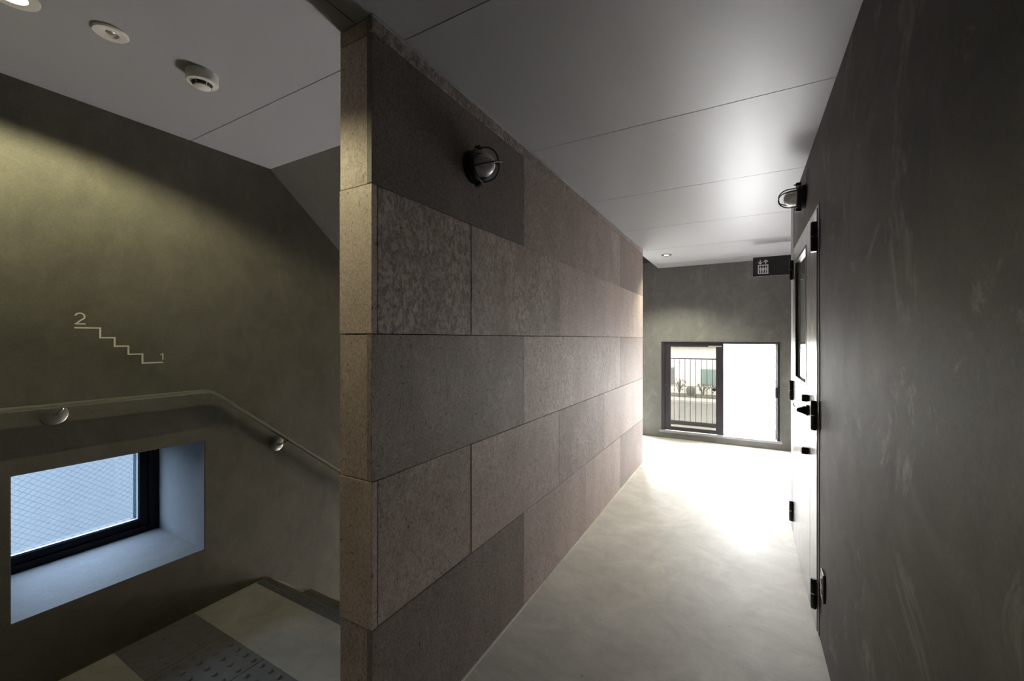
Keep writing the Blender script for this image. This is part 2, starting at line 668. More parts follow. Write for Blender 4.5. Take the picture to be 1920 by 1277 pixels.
# sloping soffit of the flight going up
bm = B()
sl = 0.826
prism(bm, [(YE, H), (YE, H + 0.30), (YP1 + 0.2, H + 0.30 - sl * (YP1 + 0.2 - YE)), (YP1 + 0.2, H - sl * (YP1 + 0.2 - YE))], 'x', XL, XP0)
struct(obj("ceiling_stairwell", bm, M['soffit']), "sloping dark soffit descending above the stairs", "soffit")
# roof over the whole storey
bm = B()
box(bm, -3.0, 2.3, YB - 0.1, YF + 0.2, 4.2, 4.4)
box(bm, XP0 + 0.07, 1.7, YB, YF, H + 0.25, H + 0.4)
struct(obj("ceiling_upper", bm, M['mortar']), "dark upper slab above the open stairwell", "ceiling")

bm = B()  # black slab painted in for the darkness of the open void
box(bm, XL, XC - 0.006, YP1 + 0.10, YF, H + 0.085, H + 0.15)
struct(obj("ceiling_void_shade", bm, M['dark_gap']), "black recess above the ceiling's edge past the partition", "ceiling")

# ------------------------------------------------------------------ walls
WIN2 = (0.431, 1.071, 0.292, 0.848)
WIN1 = (-1.006, 0.373, 0.10, 1.315)
WIN3 = (-2.300, -1.255, 0.03, 1.36)
bm = B()
holed_wall(bm, 'x', -3.0, XL, YB - 0.1, YF, -3.6, 4.2, [WIN2])
struct(obj("wall_left", bm, M['mortar']), "olive grey mortar wall of the stair landing with the low window", "wall")

bm = B()
holed_wall(bm, 'y', YF, YF + 0.2, -3.0, 2.3, -0.3, 4.2, [WIN1, WIN3])
struct(obj("wall_far", bm, M['mortar_f']), "grey mortar end wall holding the low sliding window", "wall")

bm = B()
holed_wall(bm, 'x', XR, 0.50, YB, 3.65, 0.0, H, [(2.352, 3.425, -0.1, 1.965)])
struct(obj("wall_right", bm, M['mortar_r']), "dark mottled mortar wall along the right of the corridor", "wall")

bm = B()
box(bm, 0.55, 1.7, 4.55, YF, 0, H)
box(bm, 1.5, 1.7, 3.45, 4.55, 0, H)
box(bm, 0.50, 1.7, 3.45, 3.55, 0, H)
struct(obj("wall_hall", bm, M['mortar_f']), "grey mortar walls of the lift hall hidden behind the door wall", "wall")

bm = B()
box(bm, -3.0, 2.3, YB - 0.1, YB, -0.3, 4.2)
struct(obj("wall_back", bm, M['mortar']), "grey mortar wall closing the corridor behind the viewer", "wall")

bm = B()
box(bm, XR - 0.003, 0.503, 3.466, 3.652, 0.0, H - 0.001, 0.001)
struct(obj("trim_3", bm, M['post']), "pale grey steel corner post beside the silver door", "trim")

# room behind the door
bm = B()
box(bm, 1.5, 1.7, YB, 3.45, 0, H)
struct(obj("wall_room", bm, M['mortar']), "wall of the room behind the silver door", "wall")

# upper stairwell and lower stairwell side
bm = B()
box(bm, XP0 + 0.004, XP0 + 0.10, YS, YF, -3.6, -0.16)
box(bm, XP0 + 0.07, XP0 + 0.15, YB, YP1, H + 0.08, 4.2)
struct(obj("wall_stairwell", bm, M['mortar']), "mortar side wall of the stairwell below and above the partition", "wall")

# stone clad partition: every board its own block, colour per board
rows = [0.009, 0.479, 0.926, 1.371, 1.824, 2.277, 2.327]
odd = [YP0, 1.858, 2.788, 3.717, YP1]
even = [YP0, 1.398, 2.313, 3.232, 4.160, YP1]
tones = [  # (tone, mottle) per board
    [(0.70, 0.10), (1.10, 0.45), (1.10, 0.35), (0.78, 0.05)],
    [(1.00, 0.40), (1.12, 0.50), (0.98, 0.45), (1.12, 0.40), (1.02, 0.2)],
    [(0.82, 0.22), (1.30, 0.70), (1.25, 0.70), (0.86, 0.08)],
    [(1.0, 0.68), (1.06, 0.66), (1.12, 0.45), (1.16, 0.45), (1.15, 0.4)],
    [(0.58, 0.05), (0.88, 0.30), (0.88, 0.28), (0.74, 0.05)],
    [(0.80, 0.55), (0.85, 0.50), (0.85, 0.50), (0.85, 0.50)],
]
TH = 0.022
bm = B()
lay = bm.loops.layers.float_color.new("tone")


def board(x0, x1, y0, y1, z0, z1, tone, mott):
    n0 = len(bm.faces)
    box(bm, x0, x1, y0, y1, z0, z1, 0.0012)
    bm.faces.ensure_lookup_table()
    c = (tone ** 1.7 * 0.5, mott, random.random(), 1.0)
    for f in bm.faces[n0:]:
        for lp in f.loops:
            lp[lay] = c


jg = 0.0013
for ri in range(6):
    z0, z1 = rows[ri] + jg, rows[ri + 1] - jg
    wrap = ri in (1, 3)      # the end board covers the corner
    js = even if ri in (1, 3) else odd
    for k in range(len(js) - 1):
        y0, y1 = js[k] + jg * 0.8, js[k + 1] - jg * 0.8
        if k == 0:
            y0 = YP0 + (TH + 0.004 if wrap else 0.0)
        fx = XP1 - (0.004 if (wrap and k == 0) else 0.0)
        t, mo = tones[ri][k]
        board(XP1 - TH, XP1 if not (wrap and k == 0) else XP1 - 0.002, y0, y1, z0, z1, t, mo)
    # end face of the partition: board tones raised to paint in the lamp's light
    xe = XP1 if (wrap or ri == 5) else XP1 - TH - 0.001
    board(XP0, xe, YP0 + (0.0 if wrap else 0.003), YP0 + TH - 0.001, z0, z1, (1.12, 1.2, 1.15, 1.28, 1.22, 1.0)[ri], 0.45)
    # far end face
    board(XP0, XP1 - TH - 0.001, YP1 - TH, YP1, z0, z1, 1.0, 0.3)
pt = obj("wall_partition", bm, M['stone'])
struct(pt, "partition wall clad in mottled grey brown cement boards", "wall")
bm = B()
box(bm, XP0 + 0.003, XP1 - TH + 0.002, YP0 + TH - 0.002, YP1 - TH + 0.002, 0.0, H - 0.003)
obj("board_backing", bm, M['dark_gap'], pt)
# thin pale floor bead under the boards
bm = B()
box(bm, XP1 - TH, XP1 + 0.003, YP0, YP1, 0.0, 0.008)
box(bm, XP0, XP1, YP0 - 0.001, YP0 + TH, 0.0, 0.008)
struct(obj("trim_1", bm, M['bead_pale']), "thin pale metal bead along the foot of the clad partition", "trim")
bm = B()
box(bm, XP1, XP1 + 0.006, YP0, YP1, H - 0.006, H)
struct(obj("trim_2", bm, M['trim_grey']), "thin bead where the clad partition meets the ceiling", "trim")

# ------------------------------------------------------------------ window 1: low sliding window in the end wall
w1 = struct_empty("window_1", "low sliding window with dark frame at the corridor end", "window", (-0.316, YF + 0.05, 0.10))
x0, x1, z0, z1 = WIN1
bm = B()
fy0, fy1 = YF + 0.004, YF + 0.118
box(bm, x0, x0 + 0.045, fy0, fy1, z0, z1, 0.002)
box(bm, x1 - 0.032, x1, fy0, fy1, z0, z1, 0.002)
box(bm, x0 + 0.045, x1 - 0.032, fy0, fy1, z1 - 0.022, z1, 0.002)
obj("frame", bm, M['frame'], w1)
bm = B()
box(bm, x0 - 0.025, x1 + 0.022, YF - 0.014, YF + 0.125, z0 - 0.026, z0 + 0.004, 0.003)
obj("sill", bm, M['sill_grey'], w1)
bm = B()
t = 0.006
box(bm, x1, x1 + 0.016, YF - 0.006, YF + 0.01, z0, z1 + 0.012, 0.001)
box(bm, x0 - 0.012, x1 + 0.016, YF - 0.006, YF + 0.01, z1, z1 + 0.010, 0.001)
box(bm, x0 - 0.012, x0, YF - 0.006, YF + 0.01, z0, z1, 0.001)
obj("casing", bm, M['mortar_f'], w1)


def sash(sx0, sx1, sy0, sy1, sz0, sz1, st, tp, bt, pane, lab=None):
    b = B()
    box(b, sx0, sx0 + st[0], sy0, sy1, sz0, sz1, 0.002)
    box(b, sx1 - st[1], sx1, sy0, sy1, sz0, sz1, 0.002)
    box(b, sx0 + st[0], sx1 - st[1], sy0, sy1, sz1 - tp, sz1, 0.002)
    box(b, sx0 + st[0], sx1 - st[1], sy0, sy1, sz0, sz0 + bt, 0.002)
    s = obj("sash", b, M['frame'], w1)
    b = B()
    ym = (sy0 + sy1) / 2
    b2 = bmesh.new()
    vs = [b2.verts.new(p) for p in ((sx0 + st[0], ym, sz0 + bt), (sx1 - st[1], ym, sz0 + bt), (sx1 - st[1], ym, sz1 - tp), (sx0 + st[0], ym, sz1 - tp))]
    b2.faces.new(vs)
    merge(b, b2)
    obj("pane", b, pane, s)
    return s


s1 = sash(x0 + 0.045, -0.243, YF + 0.018, YF + 0.050, z0 + 0.008, z1 - 0.022, (0.072, 0.088), 0.046, 0.050, M['pane_tint'])
s2 = sash(-0.320, x1 - 0.032, YF + 0.066, YF + 0.098, z0 + 0.008, z1 - 0.022, (0.045, 0.014), 0.008, 0.008, M['pane_frost'])
s1['label'] = "dark sash with tinted wire glass on the left"
s2['label'] = "slim sash with bright pale glass on the right"
bm = B()
box(bm, -0.965, -0.945, YF + 0.006, YF + 0.020, 0.66, 0.73, 0.003)
obj("finger_pull", bm, M['black'], s1)
bm = B()
box(bm, -0.958, -0.950, YF + 0.002, YF + 0.008, 0.705, 0.725, 0.002)
obj("pull_highlight", bm, M['chrome'], s1)
bm = B()
lathe(bm, [(0, -0.012), (0.020, -0.012), (0.022, 0.0), (0, 0.0)], 20, Matrix.Translation((-0.352, YF + 0.018, 0.69)) @ Matrix.Rotation(PI / 2, 4, 'X'))
box(bm, -0.380, -0.345, YF + 0.004, YF + 0.012, 0.683, 0.702, 0.003)
obj("crescent_lock", bm, M['black'], s1, smooth=40)
bm = B()
box(bm, x1 - 0.052, x1 - 0.030, YF - 0.006, YF + 0.015, 0.63, 0.76, 0.004)
obj("latch_keeper", bm, M['frame'], w1)
bm = B()
box(bm, -0.42, -0.265, YF + 0.010, YF + 0.018, 1.249, 1.262, 0.001)
obj("catch_plate", bm, M['aluminium'], s1)

# ------------------------------------------------------------------ window 3: dark framed window beyond the end of the partition
x0, x1, z0, z1 = WIN3
w3 = struct_empty("window_3", "dark framed window in the end wall beyond the partition's far edge", "window", (-1.78, YF + 0.05, z0))
bm = B()
for (a, b_, c, d) in ((x0, x0 + 0.05, z0, z1), (x1 - 0.05, x1, z0, z1), (x0 + 0.05, x1 - 0.05, z0, z0 + 0.05), (x0 + 0.05, x1 - 0.05, z1 - 0.05, z1)):
    box(bm, a, b_, YF - 0.004, YF + 0.08, c, d, 0.002)
obj("frame", bm, M['frame'], w3)
bm = B()
b2 = bmesh.new()
b2.faces.new([b2.verts.new(p) for p in ((x0 + 0.05, YF + 0.04, z0 + 0.05), (x1 - 0.05, YF + 0.04, z0 + 0.05), (x1 - 0.05, YF + 0.04, z1 - 0.05), (x0 + 0.05, YF + 0.04, z1 - 0.05))])
merge(bm, b2)
obj("pane", bm, M['pane_clear'], w3)

# ------------------------------------------------------------------ window 2: low fixed window deep in the landing wall
y0, y1, z0, z1 = WIN2
w2 = struct_empty("window_2", "low deep set wire glass window lighting the stair landing", "window", (-2.9, (y0 + y1) / 2, z0))
bm = B()
fx0, fx1 = -2.985, -2.878
for (a, b_, c, d) in ((y0, y0 + 0.045, z0, z1), (y1 - 0.045, y1, z0, z1), (y0 + 0.045, y1 - 0.045, z0, z0 + 0.036), (y0 + 0.045, y1 - 0.045, z1 - 0.036, z1)):
    box(bm, fx0, fx1, a, b_, c, d, 0.002)
obj("frame", bm, M['frame_navy'], w2)
bm = B()
ya, yb, za, zb = y0 + 0.045, y1 - 0.045, z0 + 0.036, z1 - 0.036
for (a, b_, c, d) in ((ya, ya + 0.040, za, zb), (yb - 0.040, yb, za, zb), (ya + 0.04, yb - 0.04, za, za + 0.038), (ya + 0.04, yb - 0.04, zb - 0.038, zb)):
    box(bm, fx0 + 0.01, fx1 - 0.014, a, b_, c, d, 0.002)
sh = obj("sash", bm, M['frame_navy'], w2)
ya, yb, za, zb = ya + 0.040, yb - 0.040, za + 0.038, zb - 0.038
bm = B()
for (a, b_, c, d) in ((yb - 0.005, yb, za, zb), (ya, yb, za, za + 0.005), (ya, ya + 0.005, za, zb), (ya, yb, zb - 0.005, zb)):
    box(bm, -2.915, -2.900, a, b_, c, d)
obj("glazing_bead", bm, M['bead'], sh)
bm = B()
b2 = bmesh.new()
b2.faces.new([b2.verts.new(p) for p in ((-2.93, ya, za), (-2.93, yb, za), (-2.93, yb, zb), (-2.93, ya, zb))])
merge(bm, b2)
obj("pane", bm, M['pane_wire'], sh)
bm = B()
box(bm, -2.878, -2.872, 1.048, 1.052, 0.735, 0.775)
obj("catch", bm, M['aluminium'], w2)
bm = B()
y0, y1, z0, z1 = WIN2
box(bm, -2.877, XL - 0.001, y0, y1, z0, z0 + 0.004)
box(bm, -2.877, XL - 0.001, y0, y1, z1 - 0.004, z1)
box(bm, -2.877, XL - 0.001, y0, y0 + 0.004, z0 + 0.004, z1 - 0.004)
box(bm, -2.877, XL - 0.001, y1 - 0.004, y1, z0 + 0.004, z1 - 0.004)
obj("daylit_reveal_skin", bm, M['daylit_reveal'], w2)  # thin added skin that carries the painted daylight

# ------------------------------------------------------------------ door 1: silver door and half leaf in the right wall
d1 = struct_empty("door_1", "silver double leaf door with glazed panel and dark hinges", "door", (XR, 2.88, 0.0))
DT = 1.975
bm = B()
box(bm, XR - 0.004, 0.47, 2.338, 2.356, 0.0, DT, 0.001)
box(bm, XR - 0.004, 0.47, 3.425, 3.462, 0.0, DT, 0.001)
box(bm, XR - 0.004, 0.47, 2.356, 3.425, DT - 0.010, DT, 0.001)
obj("frame", bm, M['trim_grey'], d1)
LX0, LX1 = XR - 0.008, XR + 0.030
bm = B()
box(bm, LX0, LX1, 2.360, 2.590, 0.006, DT - 0.014, 0.0015)
lf = obj("side_leaf", bm, M['door'], d1)
bm = B()
holed_wall(bm, 'x', LX0, LX1, 2.594, 3.422, 0.006, DT - 0.014, [(2.735, 3.285, 1.10, 1.865)])
ml = obj("main_leaf", bm, M['door'], d1)
bm = B()
for (a, b_, c, d) in ((2.735, 2.750, 1.10, 1.865), (3.270, 3.285, 1.10, 1.865), (2.750, 3.270, 1.10, 1.115), (2.750, 3.270, 1.850, 1.865)):
    box(bm, LX0 - 0.002, LX0 + 0.020, a, b_, c, d, 0.001)
obj("glazing_frame", bm, M['hinge'], ml)
bm = B()
box(bm, LX0 + 0.013, LX0 + 0.019, 2.750, 3.270, 1.115, 1.850)
obj("glass_panel", bm, M['pane_door'], ml)


def hinge(y, z, parent, side):
    b = B()
    hz = 0.067
    lathe(b, [(0, -hz), (0.010, -hz), (0.0125, -hz + 0.004), (0.0125, -0.001), (0.0125, 0.001), (0.0125, hz - 0.004), (0.010, hz), (0, hz)], 16,
          Matrix.Translation((LX0 - 0.012, y, z)))
    box(b, LX0 - 0.006, LX0 - 0.001, y - 0.002, y + side * 0.030, z - hz + 0.003, z - 0.001, 0.001)
    box(b, LX0 - 0.006, LX0 - 0.001, y - side * 0.026, y + 0.002, z + 0.001, z + hz - 0.003, 0.001)
    h = obj("hinge", b, M['hinge'], parent, smooth=40)
    b = B()
    lathe(b, [(0, -0.0022), (0.0132, -0.0022), (0.0132, 0.0022), (0, 0.0022)], 16, Matrix.Translation((LX0 - 0.012, y, z)))
    lathe(b, [(0, -0.003), (0.0115, -0.003), (0.0115, 0.0), (0, 0.0)], 16, Matrix.Translation((LX0 - 0.012, y, z - hz)))
    obj("washer", b, M['chrome'], h, smooth=40)


for hz in (1.827, 1.004, 0.185):
    hinge(2.350, hz, lf, 1)
    hinge(3.424, hz + (0.0 if hz > 1 else -0.008), ml, -1)
# lever handle, upper and lower locks
bm = B()
box(bm, LX0 - 0.012, LX0, 2.628, 2.682, 0.955, 1.010, 0.004, 2)
prism(bm, [(LX0 - 0.008, 0.958), (LX0 - 0.008, 1.006), (LX0 - 0.050, 0.990), (LX0 - 0.052, 0.974)], 'y', 2.640, 2.668)
b2 = bmesh.new()
rings = []
for yy, hh in ((2.640, 0.009), (2.68, 0.0085), (2.73, 0.007), (2.775, 0.005)):
    zz = 0.982 - (yy - 2.640) * 0.05
    rings.append([b2.verts.new((LX0 - 0.047 + 0.006 * math.cos(k * PI / 6), yy, zz + hh * math.sin(k * PI / 6))) for k in range(12)])
for a, c in zip(rings, rings[1:]):
    for k in range(12):
        j = (k + 1) % 12
        b2.faces.new((a[k], a[j], c[j], c[k]))
b2.faces.new(rings[0])
b2.faces.new(rings[-1])
bmesh.ops.recalc_face_normals(b2, faces=b2.faces)
merge(bm, b2)
tube(bm, [(LX0 - 0.047, 2.772, 0.975), (LX0 - 0.052, 2.782, 0.990), (LX0 - 0.054, 2.786, 1.000)], 0.003, 8)
obj("lever_handle", bm, M['lever'], ml, smooth=40)
for z, nm in ((1.046, "thumb_turn"), (0.772, "cylinder_lock")):
    bm = B()
    box(bm, LX0 - 0.030, LX0, 2.636, 2.672, z - 0.018, z + 0.018, 0.004, 2)
    obj(nm, bm, M['lever'], ml)
# black strip painted in as the shadow gap beside the frame
bm = B()
box(bm, XR - 0.001, XR + 0.004, 2.3315, 2.338, 0.0, DT)
obj("shadow_gap_line", bm, M['black'], d1)

# ------------------------------------------------------------------ staircase going down
st = thing("staircase", "concrete stairs going down behind the clad partition", "stairs", (XL + 0.6, YS, 0.0))
for k in range(16):
    ya, zt = YS + k * TREAD, -(k + 1) * RISE
    bm = B()
    box(bm, XL + 0.012, XP0 - 0.004, ya + 0.001, ya + TREAD + 0.03, zt - 0.12, zt, 0.004)
    box(bm, XL + 0.012, XP0 - 0.004, ya + 0.002, ya + 0.03, zt - 0.02, zt + RISE - (0.165 if k == 0 else 0.115))
    if k == 0:
        box(bm, XL + 0.012, XP0 - 0.004, ya + 0.002, ya + 0.012, zt - 0.02, -0.001)
    s = obj("step", bm, M['step'], st)
    if k < 6:
        b = B()
        e = ya + TREAD
        box(b, XL + 0.02, XP0 - 0.01, e - 0.040, e + 0.002, zt, zt + 0.004, 0.001)
        for q in range(3):
            box(b, XL + 0.02, XP0 - 0.01, e - 0.034 + q * 0.012, e - 0.028 + q * 0.012, zt + 0.004, zt + 0.006)
        obj("nosing", b, M['nosing'], s)
bm = B()
box(bm, XL + 0.012, XP0 - 0.004, YS - 0.058, YS + 0.002, 0.0, 0.003, 0.001)
for q in range(4):
    box(bm, XL + 0.012, XP0 - 0.004, YS - 0.052 + q * 0.013, YS - 0.045 + q * 0.013, 0.003, 0.0055)
obj("landing_nosing", bm, M['nosing'], st)
bm = B()
prism(bm, [(YS - 0.012, 0.0), (YS - 0.012, 0.006), (YS + 0.008, 0.0), (YS + 3.90, -3.20), (YS + 3.70, -3.45), (YS - 0.0, -0.45)], 'x', XL + 0.0005, XL + 0.012)
obj("skirting", bm, M['skirting'], st)

# stairwell lamp under the soffit, further down
sl_ = thing("stairwell_lamp", "opal globe lamp lit above the bottom of the stairs", "lamp", (-1.83, 5.20, -0.20))
bm = B()
lathe(bm, [(0, 0.04), (0.05, 0.04), (0.055, 0.02), (0.05, 0.0), (0, 0.0)], 24, Matrix.Translation((-1.83, 5.20, -0.20)))
obj("base", bm, M['black'], sl_, smooth=40)
bm = B()
tube(bm, [(-1.83, 5.20, -0.19), (-1.83, 5.20, -1.22)], 0.010, 10)
obj("stem", bm, M['black'], sl_, smooth=40)

# ------------------------------------------------------------------ tactile tiles
def tactile(i, x, label):
    r = thing("tactile_tile", label, "floor tile", (x, 0.872, 0.0), "tactile tiles on the landing")
    b = B()
    box(b, -0.1488, 0.1488, -0.1488, 0.1488, 0.0, 0.0035, 0.0008)
    obj("base_plate", b, M['tile'], r, world=False)
    for a in range(5):
        for c in range(5):
            b = B()
            lathe(b, [(0.0115, 0.0), (0.0105, 0.0025), (0.0075, 0.0050), (0.0, 0.0056)], 14,
                  Matrix.Translation((-0.12 + a * 0.06, -0.12 + c * 0.06, 0.0034)))
            obj("dome", b, M['tile'], r, world=False, smooth=60)
    return r


tactile(0, XL + 0.152, "grey domed tactile tile beside the landing wall under the low window")
tactile(1, XL + 0.452, "grey domed tactile tile second from the landing wall")
tactile(2, XL + 0.752, "grey domed tactile tile third from the landing wall, cut by the frame bottom")
tactile(3, XL + 1.052, "grey domed tactile tile nearest the clad partition")

# ------------------------------------------------------------------ handrail
hr = thing("handrail", "dark flat handrail on chrome brackets along the landing wall", "handrail", (XL + 0.055, 1.077, 1.09))
RX = XL + 0.055


def flat_bar(bm, path, w, t):
    b = bmesh.new()
    rings = []
    for i, (y, z) in enumerate(path):
        p = Vector((0, y, z))
        a = Vector((0, *path[max(0, i - 1)]))
        c = Vector((0, *path[min(len(path) - 1, i + 1)]))
        d = (c - a).normalized()
        n = Vector((0, -d.z, d.y))
        ring = []
        for k in range(16):
            ang = 2 * PI * k / 16
            cx = math.copysign(abs(math.cos(ang)) ** 0.6, math.cos(ang)) * w / 2
            cn = math.copysign(abs(math.sin(ang)) ** 0.6, math.sin(ang)) * t / 2
            ring.append(b.verts.new(Vector((RX + cx, 0, 0)) + p + n * cn))
        rings.append(ring)
    for a, c in zip(rings, rings[1:]):
        for k in range(16):
            j = (k + 1) % 16
            b.faces.new((a[k], a[j], c[j], c[k]))
    b.faces.new(rings[0])
    b.faces.new(rings[-1])
    bmesh.ops.recalc_face_normals(b, faces=b.faces)
    merge(bm, b)


bm = B()
path = [(-1.2, 1.10), (1.040, 1.098), (1.062, 1.094), (1.085, 1.082), (1.105, 1.068)]
yy, zz = 1.105, 1.068
path += [(2.2, 1.068 - 0.81 * 1.095), (4.4, 1.068 - 0.81 * 3.295)]
flat_bar(bm, path, 0.042, 0.017)
obj("rail", bm, M['rail'], hr, smooth=35)


def rail_z(y):
    return 1.098 if y < 1.06 else 1.068 - 0.81 * (y - 1.105)


for y, dy, dz in ((0.545, 0.012, -0.040), (1.437, 0.035, 0.0), (2.45, 0.035, 0.0), (-0.45, 0.012, -0.04)):
    zp = rail_z(y) + (dz if dz else -0.055)
    b = B()
    lathe(b, [(0, 0.0), (0.040, 0.0), (0.040, 0.003), (0.036, 0.006), (0.014, 0.007), (0, 0.0075)], 32,
          Matrix.Translation((XL, y, zp)) @ Matrix.Rotation(PI / 2, 4, 'Y'))
    br = obj("bracket", b, M['satin'], hr, smooth=40)
    br['label'] = "chrome bracket"
    b = B()
    pts = []
    yr = y + dy
    zr = rail_z(yr) - 0.006
    for k in range(9):
        u = k / 8
        a = u * PI / 2
        pts.append((XL + 0.008 + (RX - XL - 0.008) * math.sin(a), y + dy * (1 - math.cos(a)), zp + (zr - zp) * (1 - math.cos(a))))
    tube(b, pts, 0.0055, 12)
    box(b, RX - 0.012, RX + 0.012, yr - 0.022, yr + 0.022, zr - 0.004, zr, 0.001)
    obj("arm", b, M['chrome'], br, smooth=40)

# ------------------------------------------------------------------ stair pictogram on the landing wall
pc = thing("stair_pictogram", "white cut vinyl stair line with 2 and 1 on the landing wall", "sign", (XL, 0.75, 1.33))
VX0, VX1 = XL, XL + 0.0012
bm = B()
strokes(bm, [(0.602, 1.4015), (0.6795, 1.4015), (0.6795, 1.361), (0.7255, 1.361), (0.7255, 1.324), (0.7715, 1.324), (0.7715, 1.2875), (0.8205, 1.2875), (0.8205, 1.2465), (0.897, 1.2465)], 0.0060, 'x', VX0, VX1)
obj("stair_line", bm, M['vinyl'], pc)
bm = B()
# numeral 2
cx_, cz_, rr = 0.618, 1.4475, 0.0140
two = []
for k in range(13):
    a = math.radians(168 - k * 17.3)
    two.append((cx_ + rr * math.cos(a), cz_ + rr * math.sin(a)))
two += [(0.6235, 1.4350), (0.6055, 1.4175)]
strokes(bm, two, 0.0048, 'x', VX0, VX1)
strokes(bm, [(0.6020, 1.4175), (0.6345, 1.4175)], 0.0048, 'x', VX0, VX1)
obj("numeral_two", bm, M['vinyl'], pc)
bm = B()
strokes(bm, [(0.8960, 1.2585), (0.8960, 1.2880)], 0.0042, 'x', VX0, VX1)
strokes(bm, [(0.8860, 1.2805), (0.8955, 1.2865)], 0.0038, 'x', VX0, VX1)
obj("numeral_one", bm, M['vinyl'], pc)

# ------------------------------------------------------------------ lift sign
SY = 5.05
ls = thing("elevator_sign", "dark hanging plate sign with white lift pictogram under the ceiling", "sign", (0.31, SY, 2.01))
bm = B()
box(bm, 0.073, 0.55, SY, SY + 0.014, 2.008, 2.208, 0.0015)
obj("panel", bm, M['sign'], ls)
py0, py1 = SY - 0.0014, SY
bm = B()
strokes(bm, [(0.138, 2.178), (0.138, 2.137)], 0.0085, 'y', py0, py1)
strokes(bm, [(0.1185, 2.156), (0.138, 2.1365), (0.1575, 2.156)], 0.0080, 'y', py0, py1)
obj("down_arrow", bm, M['sign_white'], ls)
bm = B()
strokes(bm, [(0.187, 2.134), (0.187, 2.174)], 0.0085, 'y', py0, py1)
strokes(bm, [(0.1675, 2.153), (0.187, 2.1725), (0.2065, 2.153)], 0.0080, 'y', py0, py1)
obj("up_arrow", bm, M['sign_white'], ls)
bm = B()
strokes(bm, [(0.1215, 2.0360), (0.2055, 2.0360), (0.2055, 2.1215), (0.1215, 2.1215)], 0.0090, 'y', py0, py1, closed=True)
obj("car_outline", bm, M['sign_white'], ls)
for px_ in (0.1410, 0.1635, 0.1860):
    b = B()
    b2 = bmesh.new()
    bmesh.ops.create_circle(b2, cap_ends=True, radius=0.0052, segments=16)
    ext = bmesh.ops.extrude_face_region(b2, geom=b2.faces[:])
    bmesh.ops.translate(b2, vec=(0, 0, 0.0014), verts=[v for v in ext['geom'] if isinstance(v, bmesh.types.BMVert)])
    merge(b, b2, Matrix.Translation((px_, py1, 2.1025)) @ Matrix.Rotation(PI / 2, 4, 'X'))
    prism(b, [(px_ - 0.0090, 2.0945), (px_ + 0.0090, 2.0945), (px_ + 0.0090, 2.068), (px_ + 0.0060, 2.068), (px_ + 0.0060, 2.0435), (px_ + 0.0008, 2.0435),
              (px_ + 0.0008, 2.068), (px_ - 0.0008, 2.068), (px_ - 0.0008, 2.0435), (px_ - 0.0060, 2.0435), (px_ - 0.0060, 2.068), (px_ - 0.0090, 2.068)], 'y', py0, py1)
    obj("passenger_figure", b, M['sign_white'], ls)

# ------------------------------------------------------------------ caged bulkhead lamps (built along local +Z, out of the wall)
def bulkhead():
    r = thing("bulkhead_lamp", "", "lamp", (0, 0, 0), "caged bulkhead lamps")
    b = B()
    lathe(b, [(0, 0), (0.064, 0), (0.066, 0.004), (0.066, 0.020), (0.062, 0.024), (0.066, 0.026), (0.067, 0.038), (0.060, 0.044), (0.050, 0.044), (0.050, 0.030), (0, 0.030)], 40)
    base = obj("base", b, M['black'], r, world=False, smooth=35)
    b = B()
    prof = [(0.045, 0.036), (0.045, 0.050), (0.045, 0.062)]
    for k in range(1, 9):
        a = k / 8 * PI / 2
        prof.append((max(0.045 * math.cos(a), 0.0) if k < 8 else 0.0, 0.062 + 0.042 * math.sin(a)))
    lathe(b, prof, 36)
    obj("glass_dome", b, M['lamp_glass'], r, world=False, smooth=60)
    b = B()
    lathe(b, [(0, 0.030), (0.018, 0.030), (0.018, 0.050), (0.026, 0.066), (0.028, 0.078), (0.020, 0.094), (0, 0.098)], 24)
    obj("bulb", b, M['white_plastic'], r, world=False, smooth=50)
    cage = B()
    for ang in (0.35, 0.35 + PI / 2):
        pts = []
        R, L0, L1 = 0.063, 0.040, 0.126
        pts.append((R, L0))
        for k in range(0, 9):
            a = k / 8 * PI / 2
            pts.append((R - 0.050 + 0.050 * math.cos(a), L1 - 0.058 + 0.058 * math.sin(a)))
        full = pts + [(-p, q) for p, q in reversed(pts)]
        tube(cage, [(p * math.cos(ang), p * math.sin(ang), q) for p, q in full], 0.0034, 8)
    obj("cage", cage, M['black'], r, world=False, smooth=60)
    for sgn in (1, -1):
        b = B()
        box(b, sgn * 0.062, sgn * 0.082, -0.010, 0.010, 0.018, 0.044, 0.002)
        c = obj("clamp", b, M['black'], r, world=False)
        b = B()
        tube(b, [(sgn * 0.073, 0, 0.040), (sgn * 0.073, 0, 0.054)], 0.0045, 12)
        obj("screw", b, M['chrome'], c, world=False, smooth=40)
    return r


def copy_tree(o, parent=None):
    c = o.copy()
    COL.objects.link(c)
    c.parent = parent
    for ch in list(o.children):
        copy_tree(ch, c)
    return c


la = bulkhead()
la['label'] = "black caged bulkhead lamp on the clad partition, near the viewer"
la.location = (XP1, 1.402, 2.055)
la.rotation_euler = (0, PI / 2, 0)
lb = copy_tree(la)
lb['label'] = "black caged bulkhead lamp on the dark wall above the silver door"
lb.location = (XR, 2.855, 2.160)
lb.rotation_euler = (0, -PI / 2, 0)

# ------------------------------------------------------------------ ceiling fittings
def downlight(loc, label, rim, lens_mat):
    r = thing("downlight", label, "light", loc, "recessed ceiling downlights")
    b = B()
    lathe(b, [(0.030, 0.0), (0.034, -0.004), (0.056, -0.005), (0.058, 0.0)], 36)
    obj("trim_ring", b, rim, r, world=False, smooth=40)
    b = B()
    lathe(b, [(0.031, -0.0005), (0.0, -0.0005)], 28)
    obj("lens", b, lens_mat, r, world=False)
    return r


